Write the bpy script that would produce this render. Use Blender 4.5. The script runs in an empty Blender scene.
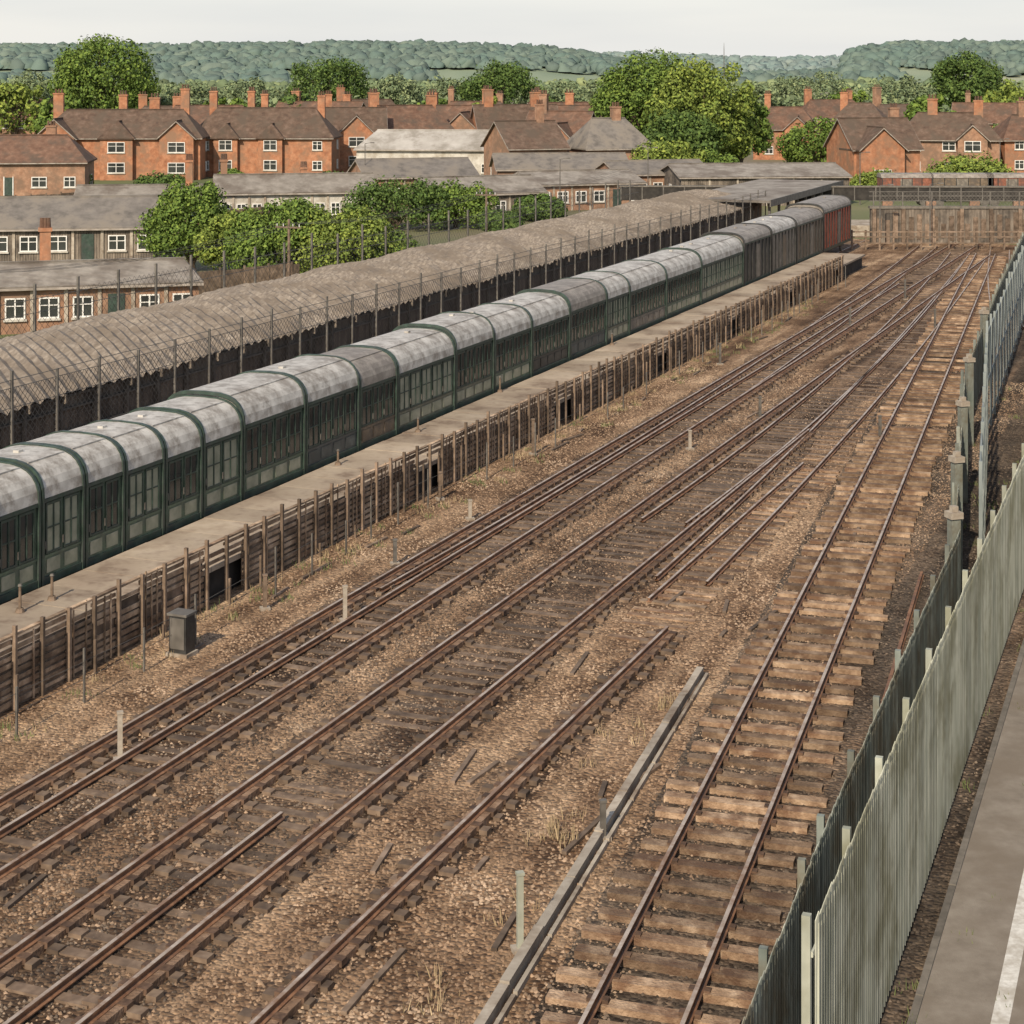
import bpy, math, random
import numpy as np
from mathutils import Vector, Euler
random.seed(7); RNG=np.random.default_rng(11)
S=bpy.context.scene
# ---------------------------------------------------------------- camera / survey
H=14.3; FPX=1800.0; HY=70.0
def g(x,y,z=0.0):
    """survey: ground coordinates (metres) of a point seen at photo x,y at height z"""
    Y=FPX*(H-z)/(y-HY); return ((x-512)/FPX*Y, Y)
# ---------------------------------------------------------------- materials
def nn(nt,t,**k):
    n=nt.nodes.new(t)
    for a,b in k.items(): setattr(n,a,b)
    return n
def ramp(nt,cols,pos=None):
    r=nn(nt,'ShaderNodeValToRGB'); e=r.color_ramp.elements
    n=len(cols); pos=pos or [0.3+0.4*i/(max(1,n-1)) for i in range(n)]
    while len(e)<n: e.new(0.5)
    for i in range(n):
        e[i].position=pos[i]; e[i].color=(*cols[i],1)
    return r
def mat(name,cols,scale=3.0,rough=0.85,bump=0.0,bscale=40,island=0.0,metal=0.0,stretch=(1,1,1),rot=0.0,
        wave=None,spec=0.4,dirt=None,dscale=0.7,hue=0.0,detail=3,wave2=None):
    m=bpy.data.materials.new(name); m.use_nodes=True; nt=m.node_tree; L=nt.links
    b=nt.nodes['Principled BSDF']; b.inputs['Roughness'].default_value=rough; b.inputs['Metallic'].default_value=metal
    b.inputs['Specular IOR Level'].default_value=spec
    tc=nn(nt,'ShaderNodeTexCoord'); mp0=nn(nt,'ShaderNodeMapping'); mp0.inputs['Rotation'].default_value=(0,0,rot)
    mp=nn(nt,'ShaderNodeMapping'); mp.inputs['Scale'].default_value=stretch
    L.new(tc.outputs['Object'],mp0.inputs[0]); L.new(mp0.outputs[0],mp.inputs[0])
    no=nn(nt,'ShaderNodeTexNoise'); no.inputs['Scale'].default_value=scale; no.inputs['Detail'].default_value=detail
    no.inputs['Roughness'].default_value=0.65
    L.new(mp.outputs[0],no.inputs[0])
    r=ramp(nt,cols); L.new(no.outputs[0],r.inputs[0]); col=r.outputs[0]
    if dirt:
        n2=nn(nt,'ShaderNodeTexNoise'); n2.inputs['Scale'].default_value=dscale; n2.inputs['Detail'].default_value=4
        n2.inputs['Roughness'].default_value=0.7
        L.new(mp0.outputs[0],n2.inputs[0]); rr=ramp(nt,[(0,0,0),(1,1,1)],[0.45,0.62]); L.new(n2.outputs[0],rr.inputs[0])
        mx=nn(nt,'ShaderNodeMix',data_type='RGBA'); L.new(rr.outputs[0],mx.inputs[0]); L.new(col,mx.inputs[6])
        mx.inputs[7].default_value=(*dirt,1); col=mx.outputs[2]
    if island or hue:
        ge=nn(nt,'ShaderNodeNewGeometry'); hs=nn(nt,'ShaderNodeHueSaturation')
        mr=nn(nt,'ShaderNodeMapRange'); mr.inputs[3].default_value=1-island; mr.inputs[4].default_value=1+island
        L.new(ge.outputs['Random Per Island'],mr.inputs[0]); L.new(mr.outputs[0],hs.inputs['Value'])
        if hue:
            m2=nn(nt,'ShaderNodeMath',operation='MULTIPLY'); m2.inputs[1].default_value=7.31
            m3=nn(nt,'ShaderNodeMath',operation='FRACT'); L.new(ge.outputs['Random Per Island'],m2.inputs[0]); L.new(m2.outputs[0],m3.inputs[0])
            m4=nn(nt,'ShaderNodeMapRange'); m4.inputs[3].default_value=.5-hue; m4.inputs[4].default_value=.5+hue
            L.new(m3.outputs[0],m4.inputs[0]); L.new(m4.outputs[0],hs.inputs['Hue'])
        L.new(col,hs.inputs['Color']); col=hs.outputs[0]
    L.new(col,b.inputs['Base Color'])
    hsrc=None
    for wv in (wave,wave2):
        if wv:
            w=nn(nt,'ShaderNodeTexWave'); w.bands_direction=wv[0]; w.inputs['Scale'].default_value=wv[1]
            w.inputs['Distortion'].default_value=0.6; w.inputs['Detail'].default_value=1; L.new(mp0.outputs[0],w.inputs[0])
            if hsrc is None: hsrc=w.outputs['Fac']
            else:
                ad=nn(nt,'ShaderNodeMath',operation='ADD'); L.new(hsrc,ad.inputs[0]); L.new(w.outputs['Fac'],ad.inputs[1]); hsrc=ad.outputs[0]
    if bump:
        bp=nn(nt,'ShaderNodeBump'); bp.inputs['Strength'].default_value=1; bp.inputs['Distance'].default_value=bump
        if hsrc is None:
            bn=nn(nt,'ShaderNodeTexNoise'); bn.inputs['Scale'].default_value=bscale; bn.inputs['Detail'].default_value=1
            L.new(mp0.outputs[0],bn.inputs[0]); hsrc=bn.outputs[0]
        L.new(hsrc,bp.inputs['Height']); L.new(bp.outputs[0],b.inputs['Normal'])
    return m
def leafm(name,c,isl=.45):
    """leaf colour varies leaf by leaf"""
    m=bpy.data.materials.new(name); m.use_nodes=True; nt=m.node_tree; b=nt.nodes['Principled BSDF']
    b.inputs['Roughness'].default_value=.8; b.inputs['Specular IOR Level'].default_value=.2
    ge=nn(nt,'ShaderNodeNewGeometry')
    r=ramp(nt,[tuple(x*(1-isl) for x in c),(c[0]*.9,c[1],c[2]),(c[0]*(1+isl*1.25),c[1]*(1+isl),c[2]*(1+isl*.6))],[0,.5,1])
    nt.links.new(ge.outputs['Random Per Island'],r.inputs[0]); nt.links.new(r.outputs[0],b.inputs['Base Color']); return m
def ballast_mat(name,cols,zone,rot,vs=11.0,bump=0.05):
    m=bpy.data.materials.new(name); m.use_nodes=True; nt=m.node_tree; L=nt.links
    b=nt.nodes['Principled BSDF']; b.inputs['Roughness'].default_value=0.95; b.inputs['Specular IOR Level'].default_value=0.2
    tc=nn(nt,'ShaderNodeTexCoord'); mp0=nn(nt,'ShaderNodeMapping'); mp0.inputs['Rotation'].default_value=(0,0,rot)
    mp=nn(nt,'ShaderNodeMapping'); mp.inputs['Scale'].default_value=(.07,.8,1)
    L.new(tc.outputs['Object'],mp0.inputs[0]); L.new(mp0.outputs[0],mp.inputs[0])
    n1=nn(nt,'ShaderNodeTexNoise'); n1.inputs['Scale'].default_value=1.0; n1.inputs['Detail'].default_value=5; n1.inputs['Roughness'].default_value=.62
    L.new(mp.outputs[0],n1.inputs[0]); r1=ramp(nt,zone,[.36,.47,.54,.66]); L.new(n1.outputs[0],r1.inputs[0])
    vo=nn(nt,'ShaderNodeTexVoronoi'); vo.inputs['Scale'].default_value=vs; L.new(tc.outputs['Object'],vo.inputs[0])
    sp=nn(nt,'ShaderNodeSeparateColor'); L.new(vo.outputs['Color'],sp.inputs[0])
    r2=ramp(nt,cols,[0.0,.4,.8,1.0]); L.new(sp.outputs[0],r2.inputs[0])
    mx=nn(nt,'ShaderNodeMix',data_type='RGBA',blend_type='MULTIPLY'); mx.inputs[0].default_value=1
    L.new(r1.outputs[0],mx.inputs[6]); L.new(r2.outputs[0],mx.inputs[7])
    n3=nn(nt,'ShaderNodeTexNoise'); n3.inputs['Scale'].default_value=.4; n3.inputs['Detail'].default_value=5; L.new(mp0.outputs[0],n3.inputs[0])
    r3=ramp(nt,[(.52,.48,.45),(1,1,1),(1.0,1.0,1.0)],[.38,.54,.7]); L.new(n3.outputs[0],r3.inputs[0])
    mx2=nn(nt,'ShaderNodeMix',data_type='RGBA',blend_type='MULTIPLY'); mx2.inputs[0].default_value=1
    L.new(mx.outputs[2],mx2.inputs[6]); L.new(r3.outputs[0],mx2.inputs[7]); L.new(mx2.outputs[2],b.inputs['Base Color'])
    bp=nn(nt,'ShaderNodeBump'); bp.inputs['Distance'].default_value=bump; bp.invert=True
    L.new(vo.outputs['Distance'],bp.inputs['Height']); L.new(bp.outputs[0],b.inputs['Normal'])
    return m
TH=math.atan2(738,1800)            # heading of the main lines (from +Y towards +X)
ROT=-(math.pi/2-TH)
PEB=[(.5,.45,.42),(.9,.88,.85),(1.15,1.1,1.05),(1.5,1.45,1.35)]
ballast=ballast_mat('ballast_brown',PEB,[(.12,.076,.047),(.22,.145,.092),(.295,.205,.134),(.42,.31,.21)],ROT)
oily=ballast_mat('ballast_oily',PEB,[(.065,.044,.03),(.115,.078,.053),(.165,.114,.077),(.25,.178,.12)],ROT)
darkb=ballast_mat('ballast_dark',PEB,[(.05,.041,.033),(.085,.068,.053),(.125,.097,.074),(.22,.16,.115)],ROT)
M={}
M['ground']=mat('field_ground',[(.07,.09,.035),(.12,.14,.055),(.17,.16,.08)],scale=.03,dirt=(.17,.14,.09),dscale=.01)
M['stone']=mat('ballast_stones',[(.145,.095,.062),(.26,.177,.115),(.36,.265,.185)],scale=.5,island=.5,rough=.95,spec=.2,detail=2)
M['stoned']=mat('cinder_stones',[(.05,.04,.032),(.11,.083,.062),(.19,.147,.11)],scale=.5,island=.5,rough=.95,spec=.2,detail=2)
M['rail']=mat('rusty_rail',[(.12,.058,.032),(.22,.11,.058),(.30,.165,.095)],scale=4,rough=.65,dirt=(.13,.072,.046),dscale=1.5)
M['railtop']=mat('worn_rail_head',[(.34,.27,.21),(.52,.44,.37)],scale=3,rough=.4,metal=.2,dirt=(.25,.15,.09),dscale=1.2)
M['beam']=mat('rail_bed_timber',[(.10,.06,.038),(.175,.11,.07),(.26,.175,.12)],scale=3,island=.25,bump=.02,bscale=18)
M['chair']=mat('rail_chair_iron',[(.06,.036,.024),(.12,.072,.046)],scale=9,island=.3,rough=.8,detail=1)
M['sleeperd']=mat('weathered_sleeper_dark',[(.075,.052,.036),(.13,.09,.062),(.19,.138,.096)],scale=3,island=.4,detail=2)
M['sleeper']=mat('weathered_sleeper_tan',[(.12,.075,.045),(.245,.165,.105),(.39,.285,.195)],scale=2.2,island=.45,bump=.02,bscale=25,dirt=(.12,.068,.04),dscale=1.3)
M['wood']=mat('crib_timber',[(.20,.135,.085),(.37,.265,.175),(.52,.395,.28)],scale=2.5,island=.4,dirt=(.17,.11,.07),dscale=.8)
M['woodd']=mat('crib_timber_dark',[(.085,.06,.042),(.15,.108,.076),(.22,.16,.118)],scale=2.5,island=.4,detail=2)
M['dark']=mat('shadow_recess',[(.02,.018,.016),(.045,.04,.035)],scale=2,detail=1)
M['deck']=mat('platform_deck',[(.28,.22,.165),(.38,.315,.24),(.47,.40,.32)],scale=1.2,island=.12,dirt=(.20,.15,.11),dscale=.6)
M['roofgrey']=mat('carriage_roof',[(.36,.34,.31),(.46,.44,.405),(.55,.53,.49)],scale=2.2,rough=.5,dirt=(.25,.225,.195),dscale=1.6,stretch=(1,1,1))
M['roofdark']=mat('carriage_roof_dark',[(.16,.14,.12),(.22,.195,.17)],scale=2,rough=.55,dirt=(.30,.27,.235),dscale=1.6)
def paint(n,c,r=.45):
    return mat(n,[tuple(x*.65 for x in c),c,tuple(min(1,x*1.4+.01) for x in c)],scale=3,rough=r,dirt=tuple(x*.5+.03 for x in c),dscale=2.2)
M['green']=paint('green_paint',(.095,.135,.09)); M['rim']=paint('dark_green_paint',(.032,.055,.042))
M['navy']=paint('blue_black_paint',(.055,.066,.066)); M['brown']=paint('brown_paint',(.14,.105,.072)); M['black']=paint('black_paint',(.03,.03,.028))
M['olive']=paint('olive_paint',(.135,.14,.10)); M['greyb']=paint('grey_brown_paint',(.19,.165,.135)); M['red']=paint('red_oxide_paint',(.44,.085,.038)); M['rust']=paint('rusty_wagon_paint',(.20,.075,.045),.8)
M['glass']=mat('window_glass',[(.02,.024,.024),(.05,.055,.052)],scale=.8,rough=.12,spec=.7,detail=1)
M['panel']=mat('window_panel',[(.15,.17,.125),(.23,.245,.185),(.32,.32,.245)],scale=1.6,rough=.3,spec=.6)
M['white']=mat('white_window_paint',[(.6,.59,.56),(.78,.77,.74)],scale=2,rough=.5,detail=1)
M['trim']=mat('weathered_trim',[(.22,.19,.16),(.36,.32,.28)],scale=2,detail=1)
M['brick']=mat('red_brick',[(.22,.09,.048),(.345,.155,.082),(.45,.225,.13)],scale=1.6,dirt=(.24,.14,.088),dscale=.5,detail=6)
M['brick2']=mat('brown_brick',[(.20,.108,.068),(.30,.17,.108),(.385,.24,.16)],scale=1.6,dirt=(.19,.122,.083),dscale=.5,detail=6)
M['render']=mat('pale_render',[(.42,.40,.36),(.56,.54,.49)],scale=.8,dirt=(.33,.30,.25),dscale=.6)
M['tile']=mat('brown_roof_tile',[(.10,.064,.046),(.17,.112,.08),(.26,.18,.135)],scale=1.4,wave=('Z',6),bump=.05,dirt=(.14,.105,.078),dscale=.5,detail=6)
M['tileb']=mat('red_brown_roof_tile',[(.14,.074,.048),(.22,.125,.084),(.31,.19,.13)],scale=1.4,wave=('Z',6),bump=.05,dirt=(.14,.10,.075),dscale=.5,detail=6)
M['tile2']=mat('grey_roof_slate',[(.18,.158,.132),(.26,.235,.205),(.34,.31,.27)],scale=1.0,wave=('Z',6),bump=.04,dirt=(.155,.13,.107),dscale=.35,detail=6)
M['tile3']=mat('dark_roof_felt',[(.10,.09,.08),(.16,.145,.13),(.22,.20,.178)],scale=.8,dirt=(.20,.175,.145),dscale=.4,detail=5)
M['pale']=mat('pale_sheet_roof',[(.33,.31,.28),(.45,.43,.40)],scale=.5,wave=('X',3),bump=.02,dirt=(.25,.23,.2),dscale=.3)
M['longroof']=mat('netted_sheet_roof',[(.12,.098,.076),(.215,.18,.145),(.34,.295,.24)],scale=3.2,stretch=(1,1.6,1),rot=ROT,dirt=(.16,.13,.10),dscale=.35,detail=5)
M['wallold']=mat('stained_boarding',[(.10,.082,.066),(.18,.15,.12),(.27,.225,.18)],scale=1.0,stretch=(3,3,.5),rot=ROT,wave=('X',3.2),bump=.04,dirt=(.07,.06,.05),dscale=.4)
M['steel']=mat('weathered_steel',[(.09,.082,.072),(.16,.148,.13)],scale=3,rough=.6,metal=.1,detail=1)
M['galv']=mat('galvanised_pale',[(.22,.235,.19),(.33,.34,.28),(.42,.425,.355)],scale=1.8,stretch=(1,1,.3),rough=.6,island=.24,dirt=(.19,.19,.135),dscale=.5)
M['galvd']=mat('galvanised_dark',[(.10,.12,.105),(.17,.19,.17),(.25,.265,.23)],scale=2.2,stretch=(1,1,.35),rough=.6,island=.3,dirt=(.12,.11,.08),dscale=.8)
M['mesh']=mat('galvanised_mesh',[(.15,.175,.17),(.24,.265,.255)],scale=1,rough=.6,detail=1)
M['asphalt']=mat('asphalt',[(.16,.135,.108),(.215,.186,.153),(.265,.235,.197)],scale=1.6,rough=.9,bump=.006,bscale=55,dirt=(.18,.15,.118),dscale=.5,detail=10)
M['kerb']=mat('kerb_stone',[(.10,.09,.075),(.18,.16,.135)],scale=3,island=.2)
M['concrete']=mat('concrete',[(.30,.26,.21),(.42,.375,.31)],scale=2,island=.15,dirt=(.2,.155,.115),dscale=.9)
M['paintw']=mat('road_paint',[(.48,.46,.42),(.72,.71,.67)],scale=9,rough=.7,dirt=(.42,.39,.34),dscale=2,detail=6)
M['bark']=mat('bark',[(.06,.045,.03),(.12,.09,.065)],scale=2)
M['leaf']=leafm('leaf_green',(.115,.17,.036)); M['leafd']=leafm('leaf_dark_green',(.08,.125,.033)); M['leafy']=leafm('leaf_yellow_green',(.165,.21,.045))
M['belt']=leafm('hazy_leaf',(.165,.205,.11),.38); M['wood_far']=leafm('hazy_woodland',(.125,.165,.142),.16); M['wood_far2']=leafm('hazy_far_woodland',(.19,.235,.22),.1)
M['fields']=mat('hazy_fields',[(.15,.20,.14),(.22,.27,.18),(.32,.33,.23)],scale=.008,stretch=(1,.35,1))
M['dry']=mat('dry_stems',[(.22,.16,.09),(.36,.28,.17)],scale=1,island=.4,detail=1)
M['weed']=mat('weed_green',[(.07,.10,.03),(.14,.16,.06)],scale=1,island=.4,detail=1)
# ---------------------------------------------------------------- mesh builder
class MB:
    def __init__(s): s.v=[]; s.f=[]
    def box(s,fn,a0,a1,b0,b1,c0,c1):
        n=len(s.v)
        for c in (c0,c1):
            for a,b in ((a0,b0),(a1,b0),(a1,b1),(a0,b1)): s.v.append(fn(a,b,c))
        s.f+=[(n+3,n+2,n+1,n),(n+4,n+5,n+6,n+7),(n,n+1,n+5,n+4),(n+1,n+2,n+6,n+5),(n+2,n+3,n+7,n+6),(n+3,n,n+4,n+7)]
    def poly(s,pts):
        n=len(s.v); s.v+=list(pts); s.f.append(tuple(range(n,n+len(pts))))
    def prism(s,prof,fn2,u0,u1,cap=True):
        n=len(s.v); k=len(prof)
        for u in (u0,u1):
            for p in prof: s.v.append(fn2(u,p[0],p[1]))
        for i in range(k):
            j=(i+1)%k; s.f.append((n+i,n+j,n+k+j,n+k+i))
        if cap: s.f+= [tuple(range(n+k-1,n-1,-1)),tuple(range(n+k,n+2*k))]
    def tube(s,p0,p1,r0,r1,k=8):
        p0=Vector(p0);p1=Vector(p1); d=(p1-p0).normalized(); a=d.orthogonal().normalized(); b=d.cross(a); n=len(s.v)
        for p,r in ((p0,r0),(p1,r1)):
            for i in range(k):
                t=2*math.pi*i/k; s.v.append(tuple(p+a*math.cos(t)*r+b*math.sin(t)*r))
        for i in range(k):
            j=(i+1)%k; s.f.append((n+i,n+j,n+k+j,n+k+i))
        s.f+=[tuple(range(n+k-1,n-1,-1)),tuple(range(n+k,n+2*k))]
def mk(name,v,f,m,smooth=False):
    me=bpy.data.meshes.new(name)
    if isinstance(v,np.ndarray):
        k=f.shape[1]; me.vertices.add(len(v)); me.vertices.foreach_set('co',v.astype(np.float32).ravel())
        me.loops.add(f.size); me.loops.foreach_set('vertex_index',f.astype(np.int32).ravel())
        me.polygons.add(len(f)); me.polygons.foreach_set('loop_start',np.arange(0,f.size,k,dtype=np.int32)); me.update(calc_edges=True)
    else: me.from_pydata(v,[],f)
    if smooth: me.polygons.foreach_set('use_smooth',[True]*len(me.polygons))
    me.materials.append(m); me.validate(); o=bpy.data.objects.new(name,me); S.collection.objects.link(o); return o
class Thing:
    def __init__(s,name,loc=(0,0,0)): s.name=name; s.loc=loc; s.p={}; s.raw=[]
    def __call__(s,part,m):
        if part not in s.p: s.p[part]=(MB(),m)
        return s.p[part][0]
    def done(s):
        e=bpy.data.objects.new(s.name,None); e.empty_display_size=.5; S.collection.objects.link(e); e.location=s.loc
        for k,(b,m) in s.p.items():
            lo=s.loc; o=mk(k,[(q[0]-lo[0],q[1]-lo[1],q[2]-lo[2]) for q in b.v],b.f,M[m]); o.parent=e
        for k,v,f,m in s.raw:
            o=mk(k,v-np.array(s.loc),f,M[m]); o.parent=e
        return e
def single(name,b,m,smooth=False): return mk(name,b.v,b.f,M[m],smooth)
def frame(dx,dy):
    l=math.hypot(dx,dy); dx/=l; dy/=l
    def fn(u,v,z): return (u*dx+v*dy,u*dy-v*dx,z)
    fn.d=(dx,dy); fn.inv=lambda X,Y:(X*dx+Y*dy,X*dy-Y*dx); return fn
MF=frame(738,1800); RF=frame(558,1800); FF=frame(684,1800)
def at(cx,cy,yaw=0):
    c,s=math.cos(yaw),math.sin(yaw)
    return lambda a,b,z:(cx+a*c-b*s,cy+a*s+b*c,z)
def lattice(B,fn,u0,u1,v,z0,z1,step=.3,r=.012):
    """chain-link wires: two diagonal families"""
    h=z1-z0; u=u0
    while u<u1-h:
        for a,c in ((z0,z1),(z1,z0)):
            n=len(B.v); B.v+=[fn(u-r,v,a),fn(u+r,v,a),fn(u+h+r,v,c),fn(u+h-r,v,c)]; B.f.append((n,n+1,n+2,n+3))
        u+=step
# ---------------------------------------------------------------- ground
b=MB(); b.poly([(-4000,-200,0),(4000,-200,0),(4000,9000,0),(-4000,9000,0)]); single('ground',b,'ground')
b=MB(); b.poly([MF(-30,-50,.004),MF(-30,30,.004),MF(152,30,.004),MF(152,-50,.004)]); mk('ballast_ground',b.v,b.f,ballast)
b=MB(); b.poly([RF(0,-4.6,.008),RF(0,5,.008),RF(140,12,.008),RF(140,-4.6,.008)]); mk('cinder_and_fence_shade',b.v,b.f,darkb)  # dark ballast, with the fence's shade painted in along the road side
b=MB(); b.poly([RF(0,-7.75,.012),RF(0,-4.5,.012),RF(95,-4.5,.012),RF(95,-7.75,.012)]); mk('oily_track_bed',b.v,b.f,darkb)
def ragged(v0,v1,u0,u1,z):
    B=MB(); n=int((u1-u0)/1.2); e0=[v0+random.gauss(0,.12) for _ in range(n+1)]; e1=[v1+random.gauss(0,.12) for _ in range(n+1)]
    for i in range(n):
        a=u0+(u1-u0)*i/n; c=u0+(u1-u0)*(i+1)/n; B.poly([MF(a,e0[i],z),MF(c,e0[i+1],z),MF(c,e1[i+1],z),MF(a,e1[i],z)])
    mk('oily_track_bed',B.v,B.f,oily)
ragged(-22.9,-19.75,0,148,.008); ragged(-18.85,-15.4,0,120,.008); ragged(-14.1,-13.1,0,44,.008)
b=MB(); b.box(FF,-20,160,-3.9,9,-.3,.10); single('road',b,'asphalt')
b=MB()
for i in range(90): b.box(FF,-18+i*2,-16.02+i*2,-4.02,-3.903,-.2,.13+random.uniform(-.008,.008))
single('road_kerb',b,'kerb')
b=MB(); b.poly([FF(-20,-2.86,.104),FF(-20,-2.6,.104),FF(160,-2.6,.104),FF(160,-2.86,.104)]); single('road_edge_line',b,'paintw')
# ---------------------------------------------------------------- tracks
def railprof(v,z0,h=.16):
    return [(v-.07,z0),(v+.07,z0),(v+.07,z0+.02),(v+.015,z0+.045),(v+.015,z0+h-.045),(v+.036,z0+h-.035),(v+.036,z0+h-.004),(v-.036,z0+h-.004),(v-.036,z0+h-.035),(v-.015,z0+h-.045),(v-.015,z0+.045),(v-.07,z0+.02)]
def rail(T,fn,v,u0,u1,z0,h=.16):
    T('rail','rail').prism(railprof(v,z0,h),fn,u0,u1)
    T('rail_head','railtop').box(fn,u0,u1,v-.034,v+.034,z0+h-.003,z0+h+.004)
def beam_rail(T,fn,v,u0,u1,dens=.62,w=.21):
    u=u0
    while u<u1:
        l=min(random.uniform(5,9),u1-u); j=random.uniform(-.012,.012)
        T('longitudinal_timber','beam').box(fn,u,u+l-.02,v-w+j,v+w+j,-.02,.14+random.uniform(-.01,.01)); u+=l
    rail(T,fn,v,u0,u1,.145,.13)
    u=u0
    while u<u1:
        uu=u+random.uniform(-.06,.06)
        T('rail_chair','chair').box(fn,uu-.09,uu+.09,v-w-.05,v+w+.05,.06,.165)
        for s in (-1,1):
            if random.random()<.9:
                a=v+s*(w+.05); c=a+s*random.uniform(.10,.30)
                T('sleeper_end','sleeperd').box(fn,uu-.11,uu+.11,min(a,c),max(a,c),-.02,.07+random.uniform(0,.04))
        u+=dens
def sleepers(T,fn,v0,v1,u0,u1,m,dens=.62,zt=.06,hw=.12,part='sleeper',skip=0.05):
    u=u0
    while u<u1:
        if random.random()>skip:
            uu=u+random.uniform(-.04,.04); z=zt+random.uniform(-.02,.02); e=random.uniform(-.12,.12); e2=random.uniform(-.12,.12); sk=random.uniform(-.03,.03)
            T(part,m).box(lambda a,bb,c:fn(a+sk*(bb-v0),bb,c),uu-hw,uu+hw,v0+e,v1+e2,-.05,z)
        u+=dens
T=Thing('railway_track'); beam_rail(T,MF,-22.28,5,150); beam_rail(T,MF,-20.28,5,150); rail(T,MF,-21.48,5,120,.06,.13)
sleepers(T,MF,-21.9,-20.6,5,150,'sleeperd',zt=.04,skip=.15); T.done()
T=Thing('railway_track'); beam_rail(T,MF,-18.28,5,140); beam_rail(T,MF,-15.95,5,69.5); rail(T,MF,-17.03,5,30,.07,.13)
sleepers(T,MF,-17.95,-16.3,5,72,'sleeperd',zt=.032,skip=.25); T.done()
T=Thing('railway_track'); beam_rail(T,MF,-13.59,5,43.5); rail(T,MF,-14.9,46,64,.04,.12)
sleepers(T,MF,-15.1,-13.4,43,66,'sleeper',zt=.05,skip=.12); T.done()
T=Thing('railway_track'); rail(T,RF,-6.87,5,142,.13); rail(T,RF,-5.44,5,142,.13)
sleepers(T,RF,-7.6,-4.62,5,142,'sleeper',dens=.72,zt=.125,hw=.13,skip=.01)
u=5
while u<142:
    for v in (-6.87,-5.44):
        for s in (-1,1): T('rail_chair','chair').box(RF,u-.07,u+.07,*(sorted((v+s*.072,v+s*.17))),.1,.17)
    u+=.72
T.done()
def curve_track(p0,p1,p2,u=90,gauge=1.45,m='sleeperd',zt=.03,keep=.6):
    T=Thing('railway_track'); pts=[]
    for i in range(u+1):
        t=i/u; pts.append(Vector([(1-t)**2*a+2*t*(1-t)*bb+t*t*c for a,bb,c in zip(p0,p1,p2)]))
    for i in range(u):
        a,c=pts[i],pts[i+1]; d=(c-a).normalized(); n=Vector((d.y,-d.x)); L=(c-a).length
        fn=lambda q,r,z,a=a,d=d,n=n:(a.x+d.x*q+n.x*r,a.y+d.y*q+n.y*r,z)
        for s in (-gauge/2,gauge/2):
            T('rail','rail').prism(railprof(s,.055,.13),fn,0,L+.01,False)
            T('rail_head','railtop').box(fn,0,L,s-.034,s+.034,.183,.189)
        k=max(1,int(L/.65))
        for j in range(k):
            q=(j+.5)*L/k
            if random.random()<keep: T('sleeper',m).box(fn,q-.12,q+.12,-1.2,1.2,-.05,zt+random.uniform(-.015,.015))
    T.done()
def m2(u,v): return MF(u,v,0)[:2]
curve_track(m2(48,-14.6),g(880,395),g(975,262),keep=.7)
curve_track(m2(54,-17.0),m2(84,-16.2),g(960,255))
curve_track(m2(44,-21.2),m2(78,-20.2),g(928,248))
curve_track(g(1010,330),g(995,290),g(1000,252),u=60)
b=MB(); u=13.0
while u<41: b.box(RF,u,u+1.9,-8.42,-8.26,-.05,.22+random.uniform(-.02,.02)); b.box(RF,u,u+1.85,-8.2,-8.13,-.05,.1); u+=1.93
single('cable_trough',b,'concrete')
b=MB(); b.prism(railprof(-4.0,.02,.12),RF,22,52); single('spare_rail',b,'rail')
# ---------------------------------------------------------------- ballast stones
def scatter(n,ulo,uhi,vlo,vhi,fn,z,smin,smax,rej=None):
    u=RNG.uniform(0,1,n)**1.4*(uhi-ulo)+ulo; v=RNG.uniform(vlo,vhi,n)
    if rej is not None: k=rej(v)|(RNG.random(n)<.35); u=u[k]; v=v[k]; n=len(u)
    dx,dy=fn.d; P=np.stack([u*dx+v*dy,u*dy-v*dx,np.full(n,z)],1)
    base=np.array([[1,0,0],[0,1,0],[-1,0,0],[0,-1,0],[0,0,.8]])
    sz=RNG.uniform(smin,smax,(n,1,1)); V=base[None]*sz*RNG.uniform(.55,1.25,(n,5,1)); a=RNG.uniform(0,6.28,n); c,s=np.cos(a),np.sin(a)
    X=V[:,:,0]*c[:,None]-V[:,:,1]*s[:,None]; Yv=V[:,:,0]*s[:,None]+V[:,:,1]*c[:,None]
    V=np.stack([X,Yv,V[:,:,2]],2)+P[:,None]
    F=np.array([[0,1,4],[1,2,4],[2,3,4],[3,0,4]])
    return V.reshape(-1,3),(F[None]+np.arange(n)[:,None,None]*5).reshape(-1,3)
free=lambda v:((v<-22.9)|((v>-19.8)&(v<-18.8))|(v>-15.4))
v1,f1=scatter(120000,14,85,-25.4,-9.0,MF,.006,.022,.055,free)
mk('ballast_stones',v1,f1,M['stone'])
v1,f1=scatter(30000,14,80,-22.9,-15.4,MF,.010,.02,.05); mk('cinder_stones',v1,f1,M['stoned'])
v1,f1=scatter(45000,14,80,-7.8,3.5,RF,.014,.022,.05); mk('cinder_stones',v1,f1,M['stoned'])
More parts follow.
